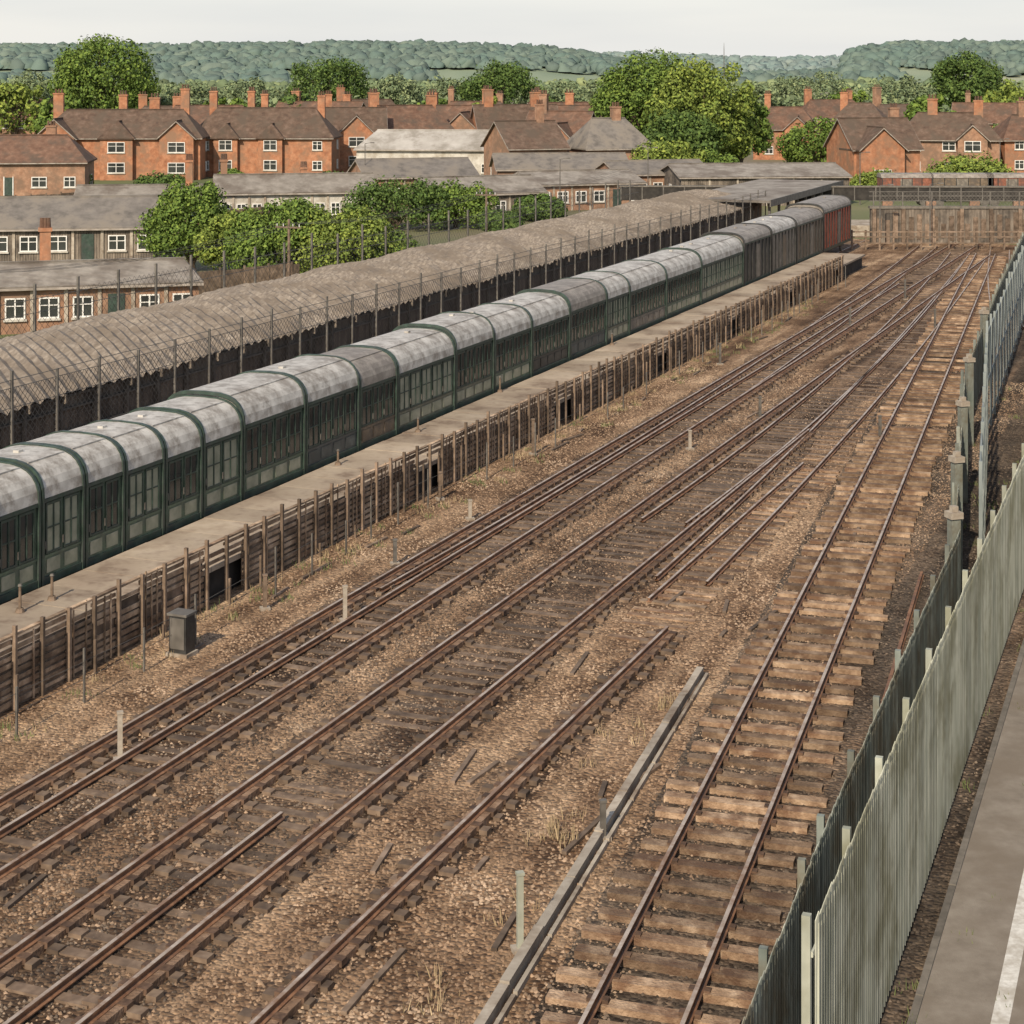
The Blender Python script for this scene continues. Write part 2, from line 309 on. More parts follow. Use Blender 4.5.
# ---------------------------------------------------------------- platform + crib fence
T=Thing('railway_platform')
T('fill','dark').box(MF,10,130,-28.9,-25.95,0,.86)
u=10
while u<130:
    T('deck_slab','deck').box(MF,u,u+1.48,-28.75,-25.7,.87,1.0+random.uniform(-.008,.008)); u+=1.5
T.done()
T=Thing('crib_timber_fence'); u=10; k=0
while u<122:
    op=(k%13 in (5,6)) and u>28
    T('post','woodd').box(MF,u-.04,u+.04,-25.58,-25.49,0,1.74+random.uniform(-.05,.2))
    if not op: T('backing','woodd').box(MF,u,u+.99,-25.69,-25.665,0,1.25)
    for i in range(9):
        z=.08+i*.172
        if op and i<6: continue
        if random.random()<.05: continue
        T('board','wood').box(MF,u+.0,u+.99,-25.655,-25.62,z+random.uniform(-.015,.015),z+.10+random.uniform(-.02,.02))
    if not op:
        for j in range(1,4):
            if random.random()<.6: T('batten','wood').box(MF,u+j*.25-.018,u+j*.25+.018,-25.61,-25.58,.02,1.6+random.uniform(-.05,.15))
    T('top_rail','wood').box(MF,u-.01,u+.985,-25.68,-25.56,1.63,1.68)
    u+=1.0;k+=1
T.done()
T=Thing('timber_props'); u=14
while u<115:
    x=random.uniform(.2,.5)
    T('prop','woodd').box(MF,u,u+.06,-25.4+x*.3,-25.34+x*.3,0,random.uniform(.3,1.3)); u+=random.uniform(1.2,4)
T.done()
T=Thing('wire_post_fence'); u=30; prev=None
while u<118:
    v=-24.55+.25*math.sin(u*.21); h=1.15+random.uniform(-.25,.25)
    if random.random()<.8: T('stake','steel').box(MF,u-.022,u+.022,v-.022,v+.022,0,h)
    if prev:
        for z in (.55,.95): T('wire','steel').tube(MF(prev[0],prev[1],z),MF(u,v,z+random.uniform(-.05,.03)),.006,.006,4)
    prev=(u,v); u+=random.uniform(1.6,2.4)
T.done()
# ---------------------------------------------------------------- carriages
def arch(w,ze,zp,v0,n=14,off=0,p1=.62,p2=.8):
    pts=[]
    for i in range(n+1):
        t=math.pi*i/n; c=math.cos(t); s=math.sin(t)
        pts.append((v0-w/2+(w/2+off)*math.copysign(abs(c)**p1,c), ze+(zp-ze+off)*abs(s)**p2))
    return pts
VF=-29.0; W=2.8
def carriage(u0,u1,paintm,roofm,nw,dz=0.0,name='railway_carriage',glassm='glass',box=False):
    c=MF((u0+u1)/2,VF-W/2,0); T=Thing(name,c)
    ze,zp=3.12+dz,4.02+dz; a=u0+.04; e=u1-.04
    if box: ze,zp=3.45+dz,4.05+dz; a+=.12; e-=.12
    T('body',paintm).prism([(VF,.95),(VF,ze),(VF-W,ze),(VF-W,.95)],MF,a,e)
    pr=arch(W,ze+.003,zp,VF,off=.05); T('roof',roofm).prism(pr,MF,a+.05,e-.05)
    T('gangway','black').box(MF,e,u1+.04,VF-W+.5,VF-.5,1.0,ze-.2)
    for q0,q1 in ((a-.01,a+.08),(e-.08,e+.01)):
        out=[(VF+.07,.93)]+arch(W,ze,zp,VF,off=.09)+[(VF-W-.07,.93)]
        inn=[(VF-.02,.93)]+arch(W,ze,zp,VF,off=-.02)+[(VF-W+.02,.93)]
        R=T('end_rim','black' if box else 'rim')
        for i in range(len(out)-1):
            n=len(R.v)
            for q in (q0,q1):
                for p in (out[i],out[i+1],inn[i+1],inn[i]): R.v.append(MF(q,*p))
            R.f+=[(n,n+1,n+2,n+3),(n+7,n+6,n+5,n+4),(n,n+4,n+5,n+1),(n+2,n+6,n+7,n+3)]
    for s,vv in ((1,VF),(-1,VF-W)):
        def bx(part,m,p0,p1,t0,t1,z0,z1):
            w0,w1=sorted((vv+s*t0,vv+s*t1)); T(part,m).box(MF,p0,p1,w0,w1,z0,z1)
        bx('sole_bar','rim',a+.09,e-.09,.002,.05,.93,1.12)
        bx('cornice','rim',a+.09,e-.09,.002,.07,ze-.1,ze-.01)
        if not box: bx('waist_rail',paintm,a+.09,e-.09,.002,.03,1.62,1.68)
        L=(e-a-.3)/nw
        for i in range(nw):
            p0=a+.15+i*L+.05; p1=p0+L-.10
            if box:
                bx('panel_rib','black',p0,p0+.07,.002,.06,1.13,ze-.12)
                if i==nw//2: bx('sliding_door','greyb' if paintm!='greyb' else 'brown',p0+.09,p1+.3,.002,.045,1.15,ze-.3)
                continue
            bx('window_pane',glassm if (i+int(u0))%4 else 'glass',p0+.05,p1-.05,.002,.012,1.75,ze-.2)
            for (x0,x1,z0,z1) in ((p0,p0+.05,1.70,ze-.13),(p1-.05,p1,1.70,ze-.13),(p0+.05,p1-.05,1.70,1.75),(p0+.05,p1-.05,ze-.2,ze-.13),
                                  ((p0+p1)/2-.02,(p0+p1)/2+.02,1.75,ze-.2)):
                bx('window_frame','rim',x0,x1,.002,.04,z0,z1)
            bx('glazing_bar','rim',p0+.05,(p0+p1)/2-.02,.013,.03,2.35,2.39); bx('glazing_bar','rim',(p0+p1)/2+.02,p1-.05,.013,.03,2.35,2.39)
            bx('lower_panel',glassm if paintm in('green','olive') else paintm,p0+.05,p1-.05,.002,.022,1.2,1.56)
            bx('door_handle','steel',p0-.07,p0-.035,.03,.06,1.85,2.05)
    k=max(1,int((u1-u0)/1.8))
    for i in range(k):
        if random.random()<.5: continue
        q=a+(e-a)*(i+.5)/k
        T('roof_ventilator',roofm).box(MF,q-.1,q+.1,VF-W/2-.09,VF-W/2+.09,zp+.02,zp+.11)
    T('roof_seam',roofm).box(MF,a+.15,e-.15,VF-.52,VF-.49,zp-.14,zp+.0)
    T('underframe','black').box(MF,a+.1,e-.1,VF-W+.5,VF-.5,.62,.93)
    for q in (u0+.5,u1-.5):
        for vv in (VF-W/2-.8,VF-W/2+.7):
            p=MF(q,vv,.52); p2=MF(q,vv+.1,.52); T('wheel','steel').tube(p,p2,.42,.42,16)
        T('axle','steel').tube(MF(q,VF-W/2-.7,.52),MF(q,VF-W/2+.7,.52),.06,.06,6)
    return T.done()
edges=[-60,-8,38,82,122,162,200,240,303,357,395,453,492,530,568,605,628,665,700,742,770,795,822,850]
sty=['green','green','green','green','green','green','green','green','navy','brown','olive','olive','green','black','navy','olive','greyb','green','olive','black','greyb','brown','red']
rof=['roofgrey']*9+['roofdark','roofgrey','roofgrey','roofgrey','roofgrey','roofdark','roofgrey','roofgrey','roofgrey','roofgrey','roofdark','roofgrey','roofdark','roofdark']
def ux(px):
    Y=45.2*1250/(1250-px); X=(px-512)/1800*Y; return MF.inv(X,Y)[0]
for i in range(len(edges)-1):
    u0,u1=ux(edges[i]),ux(edges[i+1]); nw=max(2,round((u1-u0)/1.0)); big=.12 if edges[i] in(240,303,453) else random.uniform(-.07,.06)
    bx_=sty[i]=='red' or edges[i] in (742,770,795)
    if bx_: big=.1
    if edges[i]==822: big=.35
    carriage(u0,u1,sty[i],rof[i],nw,big,'goods_wagon' if bx_ else 'railway_carriage','panel' if sty[i] in('green','olive') else 'glass',box=bx_)
T=Thing('railway_track'); rail(T,MF,VF-W/2-.75,20,150,.02,.1); rail(T,MF,VF-W/2+.75,20,150,.02,.1); sleepers(T,MF,VF-W/2-1.3,VF-W/2+1.3,20,150,'sleeperd',zt=.018); T.done()
for px,yy in ((20,612),(52,600),(250,490),(338,465),(418,432),(500,392),(612,345)):
    X,Y=g(px,yy,1.0); T=Thing('platform_post',(X,Y,1.0)); h=random.uniform(.4,.7)
    T('post','woodd').tube((X,Y,1),(X,Y,1+h),.04,.035); T('base','woodd').tube((X,Y,1),(X,Y,1.1),.12,.09); T('cap','steel').tube((X,Y,1+h),(X,Y,1.05+h),.06,.04); T.done()
# ---------------------------------------------------------------- long shed behind the train
T=Thing('long_trackside_shed')
T('wall','wallold').box(MF,10,147,-43.2,-38.4,0,2.92)
nu,nv=460,22; R=T('roof','longroof'); n0=len(R.v)
for i in range(nu+1):
    u=8+140*i/nu
    for j in range(nv+1):
        t=j/nv; v=-38.1-9.2*t; z=3.0+1.15*math.sin(min(1,t/.62)*math.pi/2) if t<.62 else 4.15-1.0*(t-.62)/.38
        z+=.06*math.sin(u*.63+v)+(.06 if (i+j)%2 else -.06)+random.uniform(-.035,.035)
        R.v.append(MF(u,v+random.uniform(-.05,.05),z))
for i in range(nu):
    for j in range(nv):
        a=n0+i*(nv+1)+j; R.f.append((a,a+1,a+nv+2,a+nv+1))
T('back_wall','wallold').box(MF,10,147,-47.0,-46.8,0,3.0)
u=10
while u<147:
    T('post','steel').box(MF,u-.06,u+.06,-38.36,-38.24,0,3.0); T('roof_batten','wallold').box(MF,u-.04,u+.04,-38.2,-38.05,2.7,3.02)
    u+=2.0
for z in (.8,1.6,2.4,2.85): T('wall_rail','steel').box(MF,10,147,-38.395,-38.30,z,z+.07)
T.done()
T=Thing('wire_mesh_fence'); u=12
while u<147:
    T('post','steel').box(MF,u-.04,u+.04,-37.3,-37.22,0,4.3+random.uniform(-.15,.25)); u+=2.4
for z in (2.0,3.3,3.95,4.2): T('wire','steel').box(MF,12,147,-37.27,-37.25,z,z+.02)
lattice(T('mesh','steel'),MF,14,147,-37.26,1.4,3.95,.26,.016)
T.done()
T=Thing('wire_mesh_fence'); u=30
while u<147:
    T('post','steel').box(MF,u-.05,u+.05,-48.6,-48.5,0,4.9+random.uniform(-.1,.3)); u+=3.1
for z in (3.0,3.8,4.4): T('wire','steel').box(MF,30,147,-48.57,-48.54,z,z+.025)
lattice(T('mesh','steel'),MF,30,147,-48.55,1.8,4.6,.4,.014)
T.done()
# ---------------------------------------------------------------- palisade fences
def palisade(name,pts,h,m,step=.17,w=.125):
    T=Thing(name)
    for (x0,y0),(x1,y1) in zip(pts[:-1],pts[1:]):
        fn0=frame(x1-x0,y1-y0); L=math.hypot(x1-x0,y1-y0)
        fn=lambda a,bb,c:(x0+fn0(a,bb,c)[0],y0+fn0(a,bb,c)[1],c)
        s=0.1
        while s<L:
            hh=h+random.uniform(-.03,.03); sk=random.uniform(-.004,.004)
            prof=[(s,.08),(s+w,.08),(s+w,hh-.10),(s+w/2,hh),(s,hh-.10)]
            P=T('pale',m); n=len(P.v)
            for bb in (0,.012):
                for q in prof: P.v.append(fn(q[0]+sk*q[1],bb+(.03 if q is prof[3] else 0),q[1]))
            P.f+=[(n+4,n+3,n+2,n+1,n),(n+5,n+6,n+7,n+8,n+9)]+[(n+i,n+(i+1)%5,n+5+(i+1)%5,n+5+i) for i in range(5)]
            P.box(fn,s+w*.36,s+w*.64,.013,.045,.1,hh-.15)
            s+=step*random.uniform(.97,1.03)
        s=0
        while s<L:
            T('post',m).box(fn,s-.05,s+.05,-.14,-.03,0,h+.03); s+=2.75
        for z in (.45,h*.5,h-.5): T('rail',m).box(fn,0,L,-.03,-.004,z,z+.07)
    return T.done()
p0=(3.75,22.4); d=FF.d
palisade('palisade_fence',[p0,(p0[0]+d[0]*75,p0[1]+d[1]*75)],3.75,'galv')
palisade('palisade_fence',[(2.4,20.5),(4.75,27.2),(11.0,44.3)],3.0,'galvd')
palisade('palisade_fence',[(11.2,45.6),(17.6,70),(26.5,98),(37,130)],2.6,'galvd',step=.24)
T=Thing('mesh_security_fence')
for (x0,y0),(x1,y1) in (((11.9,46),(18.4,70)),((18.4,70),(27.6,98)),((27.6,98),(38,130))):
    fn0=frame(x1-x0,y1-y0); L=math.hypot(x1-x0,y1-y0); fn=lambda a,bb,c:(x0+fn0(a,bb,c)[0],y0+fn0(a,bb,c)[1],c)
    lattice(T('mesh','mesh'),fn,0,L+2.5,0,.2,4.0,.3,.018); s=0
    while s<L:
        T('post','mesh').box(fn,s-.05,s+.05,.03,.12,0,4.4+random.uniform(-.2,.2)); T('brace','mesh').box(fn,s,s+2.4,.04,.08,2.1+.0,2.18); s+=2.5
    for z in (.3,4.0): T('rail','mesh').box(fn,0,L,.03,.08,z,z+.06)
T.done()
for (x,y) in ((10.95,44.6),(12.6,51),(14.9,59.5),(17.4,68.5),(21.5,82)):
    T=Thing('gate_post',(x,y,0)); T('post','galvd').box(at(x,y,.3),-.12,.12,-.12,.12,0,3.2); T('cap','concrete').box(at(x,y,.3),-.17,.17,-.17,.17,3.203,3.36); T('finial','concrete').box(at(x,y,.3),-.08,.08,-.08,.08,3.363,3.5); T.done()
# ---------------------------------------------------------------- buildings
def window(T,fn,a,bf,z,w,h):
    T('window_glass','glass').box(fn,a-w/2+.06,a+w/2-.06,bf-.02,bf-.004,z+.06,z+h-.06)
    for x0,x1,z0,z1 in ((a-w/2,a-w/2+.08,z,z+h),(a+w/2-.08,a+w/2,z,z+h),(a-w/2+.08,a+w/2-.08,z,z+.08),(a-w/2+.08,a+w/2-.08,z+h-.08,z+h),(a-.04,a+.04,z+.08,z+h-.08)):
        T('window_frame','white').box(fn,x0,x1,bf-.08,bf-.003,z0,z1)
    T('glazing_bar','white').box(fn,a-w/2+.08,a-.04,bf-.07,bf-.022,z+h*.6,z+h*.6+.05); T('glazing_bar','white').box(fn,a+.04,a+w/2-.08,bf-.07,bf-.022,z+h*.6,z+h*.6+.05)
    T('window_sill','render').box(fn,a-w/2-.08,a+w/2+.08,bf-.14,bf-.003,z-.12,z-.003)
def block(T,fn,w,d,eave,ridge,axis='x',hip=0.0,cx=0,cy=0,wall='brick',roof='tile',o=.35):
    if axis=='y':
        f2=lambda a,bb,c:fn(cx-bb,cy+a,c); W_,D_=d,w
    else:
        f2=lambda a,bb,c:fn(cx+a,cy+bb,c); W_,D_=w,d
    T('walls',wall).box(f2,-W_/2,W_/2,-D_/2,D_/2,0,eave)
    s=(ridge-eave)/(D_/2); ez=eave-o*s; R=T('roof',roof)
    if hip:
        n=len(R.v); X=W_/2+o; Yd=D_/2+o; r=max(.1,W_/2-hip)
        for zz in (0,.16):
            R.v+=[f2(-X,-Yd,ez+zz),f2(X,-Yd,ez+zz),f2(X,Yd,ez+zz),f2(-X,Yd,ez+zz),f2(-r,0,ridge+zz),f2(r,0,ridge+zz)]
        for k in (0,6): R.f+=[(n+k,n+k+1,n+k+5,n+k+4),(n+k+1,n+k+2,n+k+5),(n+k+2,n+k+3,n+k+4,n+k+5),(n+k+3,n+k,n+k+4)]
        R.f+=[(n+i,n+(i+1)%4,n+6+(i+1)%4,n+6+i) for i in range(4)]
    else:
        for X in (-W_/2,W_/2): T('walls',wall).poly([f2(X,-D_/2,eave),f2(X,D_/2,eave),f2(X,0,ridge)])
        for sg in (-1,1):
            n=len(R.v)
            for X in (-W_/2-o,W_/2+o):
                R.v+=[f2(X,sg*(D_/2+o),ez),f2(X,0,ridge+.01),f2(X,0,ridge+.17),f2(X,sg*(D_/2+o),ez+.16)]
            R.f+=[(n,n+1,n+2,n+3),(n+4,n+7,n+6,n+5),(n,n+4,n+5,n+1),(n+1,n+5,n+6,n+2),(n+2,n+6,n+7,n+3),(n+3,n+7,n+4,n)]
            for X in ((-W_/2-o-.04),(W_/2+o+.004)):
                B=T('barge_board','trim'); n=len(B.v)
                for xx in (X,X+.036): B.v+=[f2(xx,sg*(D_/2+o),ez-.02),f2(xx,0,ridge-.02),f2(xx,0,ridge+.12),f2(xx,sg*(D_/2+o),ez+.12)]
                B.f+=[(n,n+1,n+2,n+3),(n+4,n+7,n+6,n+5),(n,n+4,n+5,n+1),(n+2,n+6,n+7,n+3)]
    T('gutter','trim').box(f2,-W_/2-o,W_/2+o,-D_/2-o-.12,-D_/2-o-.004,ez-.04,ez+.08)
    T('ridge_tile',roof).box(f2,-(W_/2-hip) if hip else -W_/2-o,(W_/2-hip) if hip else W_/2+o,-.12,.12,ridge+.12,ridge+.26)
def chimney(T,fn,x,y,z0,z1,w=1.0,d=.75,m='brick'):
    T('chimney_stack',m).box(fn,x-w/2,x+w/2,y-d/2,y+d/2,z0,z1-.35); T('chimney_cap',m).box(fn,x-w/2-.08,x+w/2+.08,y-d/2-.08,y+d/2+.08,z1-.347,z1-.15)
    for k in (-.3,0,.3):
        p=fn(x+k*w,y,z1-.16); q=fn(x+k*w,y,z1+.4); T('chimney_pot','tileb').tube(p,q,.14,.11,8)
def house(px,py,w,d,eave,ridge,yaw=0,hip=2.5,wings=(),chim=(),wall='brick',roof='tile',name='brick_house',storeys=2,wspace=3.4,door=True):
    X,Y=g(px,py); fn=at(X,Y+d/2,yaw); T=Thing(name,(X,Y+d/2,0)); block(T,fn,w,d,eave,ridge,'x',hip,wall=wall,roof=roof)
    n=max(1,int(w/wspace)); blk=[(wi[0]-wi[1]/2-.9,wi[0]+wi[1]/2+.9) for wi in wings]
    for st in range(storeys):
        z=.95+st*2.65
        if z+1.25>eave-.05: break
        for i in range(n):
            a=-w/2+(i+.5)*w/n
            if any(l<a<r for l,r in blk): continue
            if door and st==0 and i==n//2:
                T('door','rim').box(fn,a-.45,a+.45,-d/2-.06,-d/2-.004,.05,2.1); T('door_frame','white').box(fn,a-.55,a-.453,-d/2-.1,-d/2-.004,.05,2.2); T('door_frame','white').box(fn,a+.453,a+.55,-d/2-.1,-d/2-.004,.05,2.2); continue
            window(T,fn,a,-d/2,z,1.3+.4*(i%2),1.2)
        for sfn in (lambda a,bb,c:fn(bb,a,c),lambda a,bb,c:fn(-bb,a,c)): window(T,sfn,d*.15,-w/2,z,1.1,1.2)
    for wi in wings:
        wx,ww,wd=wi[:3]; hp=wi[3] if len(wi)>3 else 0
        rz=eave+(ridge-eave)*min(1,ww/d*1.15)
        block(T,fn,ww,wd+d/2,eave-.02,rz,'y',hp,cx=wx,cy=-d/2-wd/2+d/4,wall=wall,roof=roof,o=.3)
        for st in range(storeys):
            z=.95+st*2.65
            if z+1.2<eave: window(T,fn,wx,-d/2-wd,z,min(2.2,ww*.55),1.35)
    for c in chim: chimney(T,fn,c[0],c[1],eave,c[2],w=random.uniform(.9,1.5),m='brick2' if random.random()<.6 else 'brick')
    T.done()
house(118,180,21,8.5,5.6,8.9,0.03,2.8,wings=((-8,5,1.6),(-.2,4.2,.9,1.6),(7.6,4.4,1.2)),chim=((-8.9,1,11.4),(-.4,1,11.2),(7.8,1,12.0),(3.6,2,10.8)))
house(5,196,17,8,3.9,6.6,.1,2.5,chim=((4,1,8.0),),storeys=1,wall='brick2',roof='tileb')
house(262,177,19,8.5,5.4,9.0,-.04,2.8,wings=((-4.6,3.2,.8,1.2),(1.4,3.2,.8,1.2)),chim=((-7.4,1,11.6),(-2.2,1,11.6),(-.4,1.2,11.2),(7.4,1,11.0)))
house(350,172,9,8,5.4,8.8,.1,0,wings=((.5,5,1.2),),chim=((-3.4,1,11.0),(3,1,11.2)))
house(400,170,14,9,5.4,9.0,.25,2.5,chim=((-4,1,11.2),(4.5,1,10.8)),roof='tileb')
house(455,166,12,8,5.6,8.8,-.28,2.5,chim=((4.5,1,11.6),(-4,1,11)),wings=((2.5,5,1.5),),wall='brick2',roof='tileb')
house(432,180,19,8,4.0,6.2,-.12,2.0,wall='render',roof='pale',name='rendered_house',storeys=1,door=False)
house(525,187,7.5,9,4.8,7.8,.38,0,chim=((2,0,10.2),),wall='brick2')
house(562,178,8.5,8,5.2,8.6,-.38,0,wings=((1.5,4,1.5),),chim=((-2.5,0,11.2),),roof='tileb')
house(610,184,9,8,4.6,8.0,.34,2.2,chim=((1,0,9.8),),wall='brick2',roof='tile3')
house(515,168,12,8,5.4,9.0,.2,0,chim=((-4,0,11.6),(3,0,11.2)),wings=((2,4.5,1.2),))
house(790,160,10,8,5.0,8.2,-.2,2.5,wings=((2,4,1.4),),chim=((-3,1,10.6),),roof='tileb')
house(880,188,8.5,9,4.8,8.2,.2,0,wings=((-1.2,5.6,1.5),),chim=((3.2,1,9.8),))
house(955,178,13,8,5.2,8.4,-.2,2.5,chim=((-2,0,10.6),(4,0,10.4)),wings=((3,3.8,1.2),),wall='brick2')
house(1045,176,12,8,5.0,8.0,0.1,2.5,chim=((-2,0,10.2),),roof='tileb')
for px,py,w,yaw in ((205,158,16,0.1),(165,150,14,.3),(318,155,15,-.3),(365,150,14,.3),(475,152,14,-.2),(560,156,11,.4),(590,160,10,-.2),(835,142,14,0.2),(905,146,14,.4),(20,148,14,-.3),(1000,150,14,-.3),(865,152,9,-.3)):
    ch=[(-w*.33,1,10.6+random.uniform(-.9,.7))]
    if random.random()<.5: ch.append((w*.3,1,10.3))
    house(px,py,w,8,4.8+random.uniform(0,.8),8.0+random.uniform(-.4,.9),yaw,2.5 if px%2 else 0,chim=ch,wall=random.choice(['brick','brick2','brick2']),roof=random.choice(['tile','tileb','tileb']))
def shed(px,py,w,d,eave,ridge,yaw,wall,roof,name,chim=(),nwin=6,hip=0):
    X,Y=g(px,py); fn=at(X,Y+d/2,yaw); T=Thing(name,(X,Y+d/2,0)); block(T,fn,w,d,eave,ridge,'x',hip,wall=wall,roof=roof,o=.25)
    for i in range(nwin):
        a=-w/2+(i+.5)*w/nwin
        if (i*7+int(px))%5==3: T('door','rim').box(fn,a-.45,a+.45,-d/2-.06,-d/2-.004,.05,2.05)
        else: window(T,fn,a,-d/2,.8,min(1.3,w/nwin*.6),1.15)
        if i<nwin-1: T('pilaster','concrete').box(fn,a+w/nwin/2-.1,a+w/nwin/2+.1,-d/2-.09,-d/2-.003,0,eave-.1)
    for sfn in (lambda a,bb,c:fn(bb,a,c),lambda a,bb,c:fn(-bb,a,c)):
        window(T,sfn,0,-w/2,.9,1.1,1.1)
    for c in chim: chimney(T,fn,c[0],c[1],eave-.5,c[2],w=.6,d=.6)
    T.done()
shed(290,224,14.5,6,2.9,4.3,.2,'render','tile2','white_shed',nwin=10,chim=((-6.5,1,6.0),(1,1,5.2)))
shed(50,262,15,8,2.5,4.4,.15,'wallold','tile3','dark_shed',nwin=7)
shed(135,236,11,7,2.5,4.0,.1,'brick2','tile2','low_brick_shed',nwin=5,chim=((4,0,6.5),))
shed(70,332,12.5,5.5,2.5,3.4,.25,'brick2','tile2','brick_outbuilding',nwin=7,chim=((-2.0,.6,5.6),),hip=.6)
shed(410,206,12,9,3.0,4.6,.3,'brick2','tile3','workshop_building')
shed(475,222,11,8,2.6,3.9,.4,'wallold','tile2','workshop_building')
shed(575,210,12,9,2.6,3.6,.35,'brick2','tile2','workshop_building')
shed(560,196,15,8,3.0,4.5,.1,'brick2','tile3','workshop_building')
shed(655,200,11,8,2.8,4.0,.3,'brick2','tile3','workshop_building')
shed(760,206,18,12,3.0,4.0,.1,'wallold','tile2','goods_shed')
shed(950,108,26,10,3.2,4.4,0,'render','pale','distant_warehouse'); shed(820,106,30,12,3.5,5,.0,'render','pale','distant_warehouse')
T=Thing('goods_canopy'); X,Y=g(770,232)
fn=at(X,Y,-TH)
T('roof','tile2').box(fn,-4.5,3.5,-14,14,3.6,3.8); T('fascia','steel').box(fn,3.503,3.6,-14,14,3.3,3.85)
for i in range(9):
    for a in (-4.2,3.2): T('column','steel').box(fn,a-.1,a+.1,-13+i*3.2,-12.8+i*3.2,0,3.598)
T.done()
T=Thing('retaining_wall'); fn=at(40,148,0)
T('wall','wallold').box(fn,-10.5,30,0,.5,0,2.9); T('coping','kerb').box(fn,-10.6,30,-.1,.6,2.903,3.1)
for i in range(17):
    a=-10.4+i*2.4; T('pier','woodd').box(fn,a,a+.3,-.25,-.003,0,2.9); T('post','steel').box(fn,a+.1,a+.2,.1,.2,3.1,4.3)
for z in (3.5,3.9,4.25): T('rail','steel').box(fn,-10.6,30,.12,.16,z,z+.06)
for i in range(60): T('patch_board','woodd').box(fn,-10+i*.66,-9.6+i*.66,-.05-.001*(i%3),-.003,random.uniform(0,.5),random.uniform(1.6,2.7))
lattice(T('mesh','steel'),fn,-10,29,.15,3.1,4.2,.3,.015)
T.done()
T=Thing('bridge_parapet'); fn=at(10,166,-.02)
T('girder','dark').box(fn,0,62,0,.6,2.3,3.5); T('coping','kerb').box(fn,-.1,62,-.1,.7,3.503,3.62)
for i in range(16): T('pier','brick2').box(fn,i*4+.1,i*4+1.0,.05,.55,0,2.297)
for i in range(32): T('stiffener','steel').box(fn,i*1.95,i*1.95+.1,-.08,-.003,2.3,3.5)
T.done()
for px,w,c in ((905,5,'rust'),(960,6,'brown'),(1010,5,'rust')):
    X,Y=g(px,216); fn=at(X,Y,0); T=Thing('goods_wagon',(X,Y,0)); T('body',c).box(fn,-w/2,w/2,-1.2,1.2,1.9,3.8)
    T('roof','roofdark').prism([(-1.25,3.8),(1.25,3.8),(.9,4.15),(0,4.25),(-.9,4.15)],lambda u,v,z:fn(u,v,z),-w/2-.05,w/2+.05)
    for i in range(6): T('rib','black').box(fn,-w/2+i*w/5.2,-w/2+i*w/5.2+.08,-1.26,-1.203,1.9,3.78)
    T('door','greyb').box(fn,-.7,.5,-1.24,-1.202,1.95,3.7)
    for q in (-w/2+.8,w/2-.8):
        for s in (-.8,.8): T('wheel','steel').tube(fn(q,s-.06,1.45),fn(q,s+.06,1.45),.45,.45,14)
    T('underframe','black').box(fn,-w/2,w/2,-.7,.7,1.6,1.897); T.done()
b=MB(); b.box(at(0,0,0),27,70,154,160,0,1.0); single('siding_embankment',b,'concrete')
T=Thing('post_and_rail_fence')
for i in range(20):
    x=27+i*1.1; T('post','woodd').box(at(x,143),-.07,.07,-.07,.07,0,1.6)
for z in (.5,1.0,1.4): T('rail','woodd').box(at(0,143),27,48.5,-.11,-.073,z,z+.1)
T.done()
for (x0,y0,x1,y1) in ((200,232,400,214),(0,215,210,200),(420,196,520,205),(600,205,700,200),(0,300,60,292),(195,300,300,290)):
    a=g(x0,y0); c=g(x1,y1); fr=frame(c[0]-a[0],c[1]-a[1]); L=math.dist(a,c); T=Thing('garden_fence'); fn=lambda u,v,z:(a[0]+fr(u,v,z)[0],a[1]+fr(u,v,z)[1],z)
    u=0
    while u<L:
        T('post','woodd').box(fn,u-.05,u+.05,-.05,.05,0,1.9); T('panel','woodd').box(fn,u+.053,min(L,u+1.8)-.053,-.02,.02,.05,1.75+random.uniform(-.05,.05)); u+=1.8
    T.done()
# ---------------------------------------------------------------- vegetation
def leaves(C,R,per,size,squash=1.0,inner=.25,jit=.45):
    C=np.asarray(C,float); R=np.asarray(R,float); n=len(C); N=n*per
    d=RNG.normal(size=(N,3)); d/=np.linalg.norm(d,axis=1)[:,None]
    r=np.where(RNG.random(N)<inner,RNG.uniform(.45,.85,N),RNG.uniform(.82,1.18,N))[:,None]
    idx=np.repeat(np.arange(n),per); P=C[idx]+d*R[idx][:,None]*r*np.array([1,1,squash])
    nr=d+RNG.normal(size=(N,3))*jit; nr/=np.linalg.norm(nr,axis=1)[:,None]
    a=np.cross(nr,RNG.normal(size=(N,3))); a/=np.linalg.norm(a,axis=1)[:,None]; b2=np.cross(nr,a)
    s=(size*RNG.uniform(.5,1.3,N))[:,None]; a=a*s; b2=b2*s*.62
    V=np.stack([P-a,P-b2+nr*s*.15,P+a,P+b2+nr*s*.15],1)
    keep=(V[:,:,2].min(1)>.02); V=V[keep]; F=np.arange(len(V)*4).reshape(-1,4)
    return V.reshape(-1,3),F
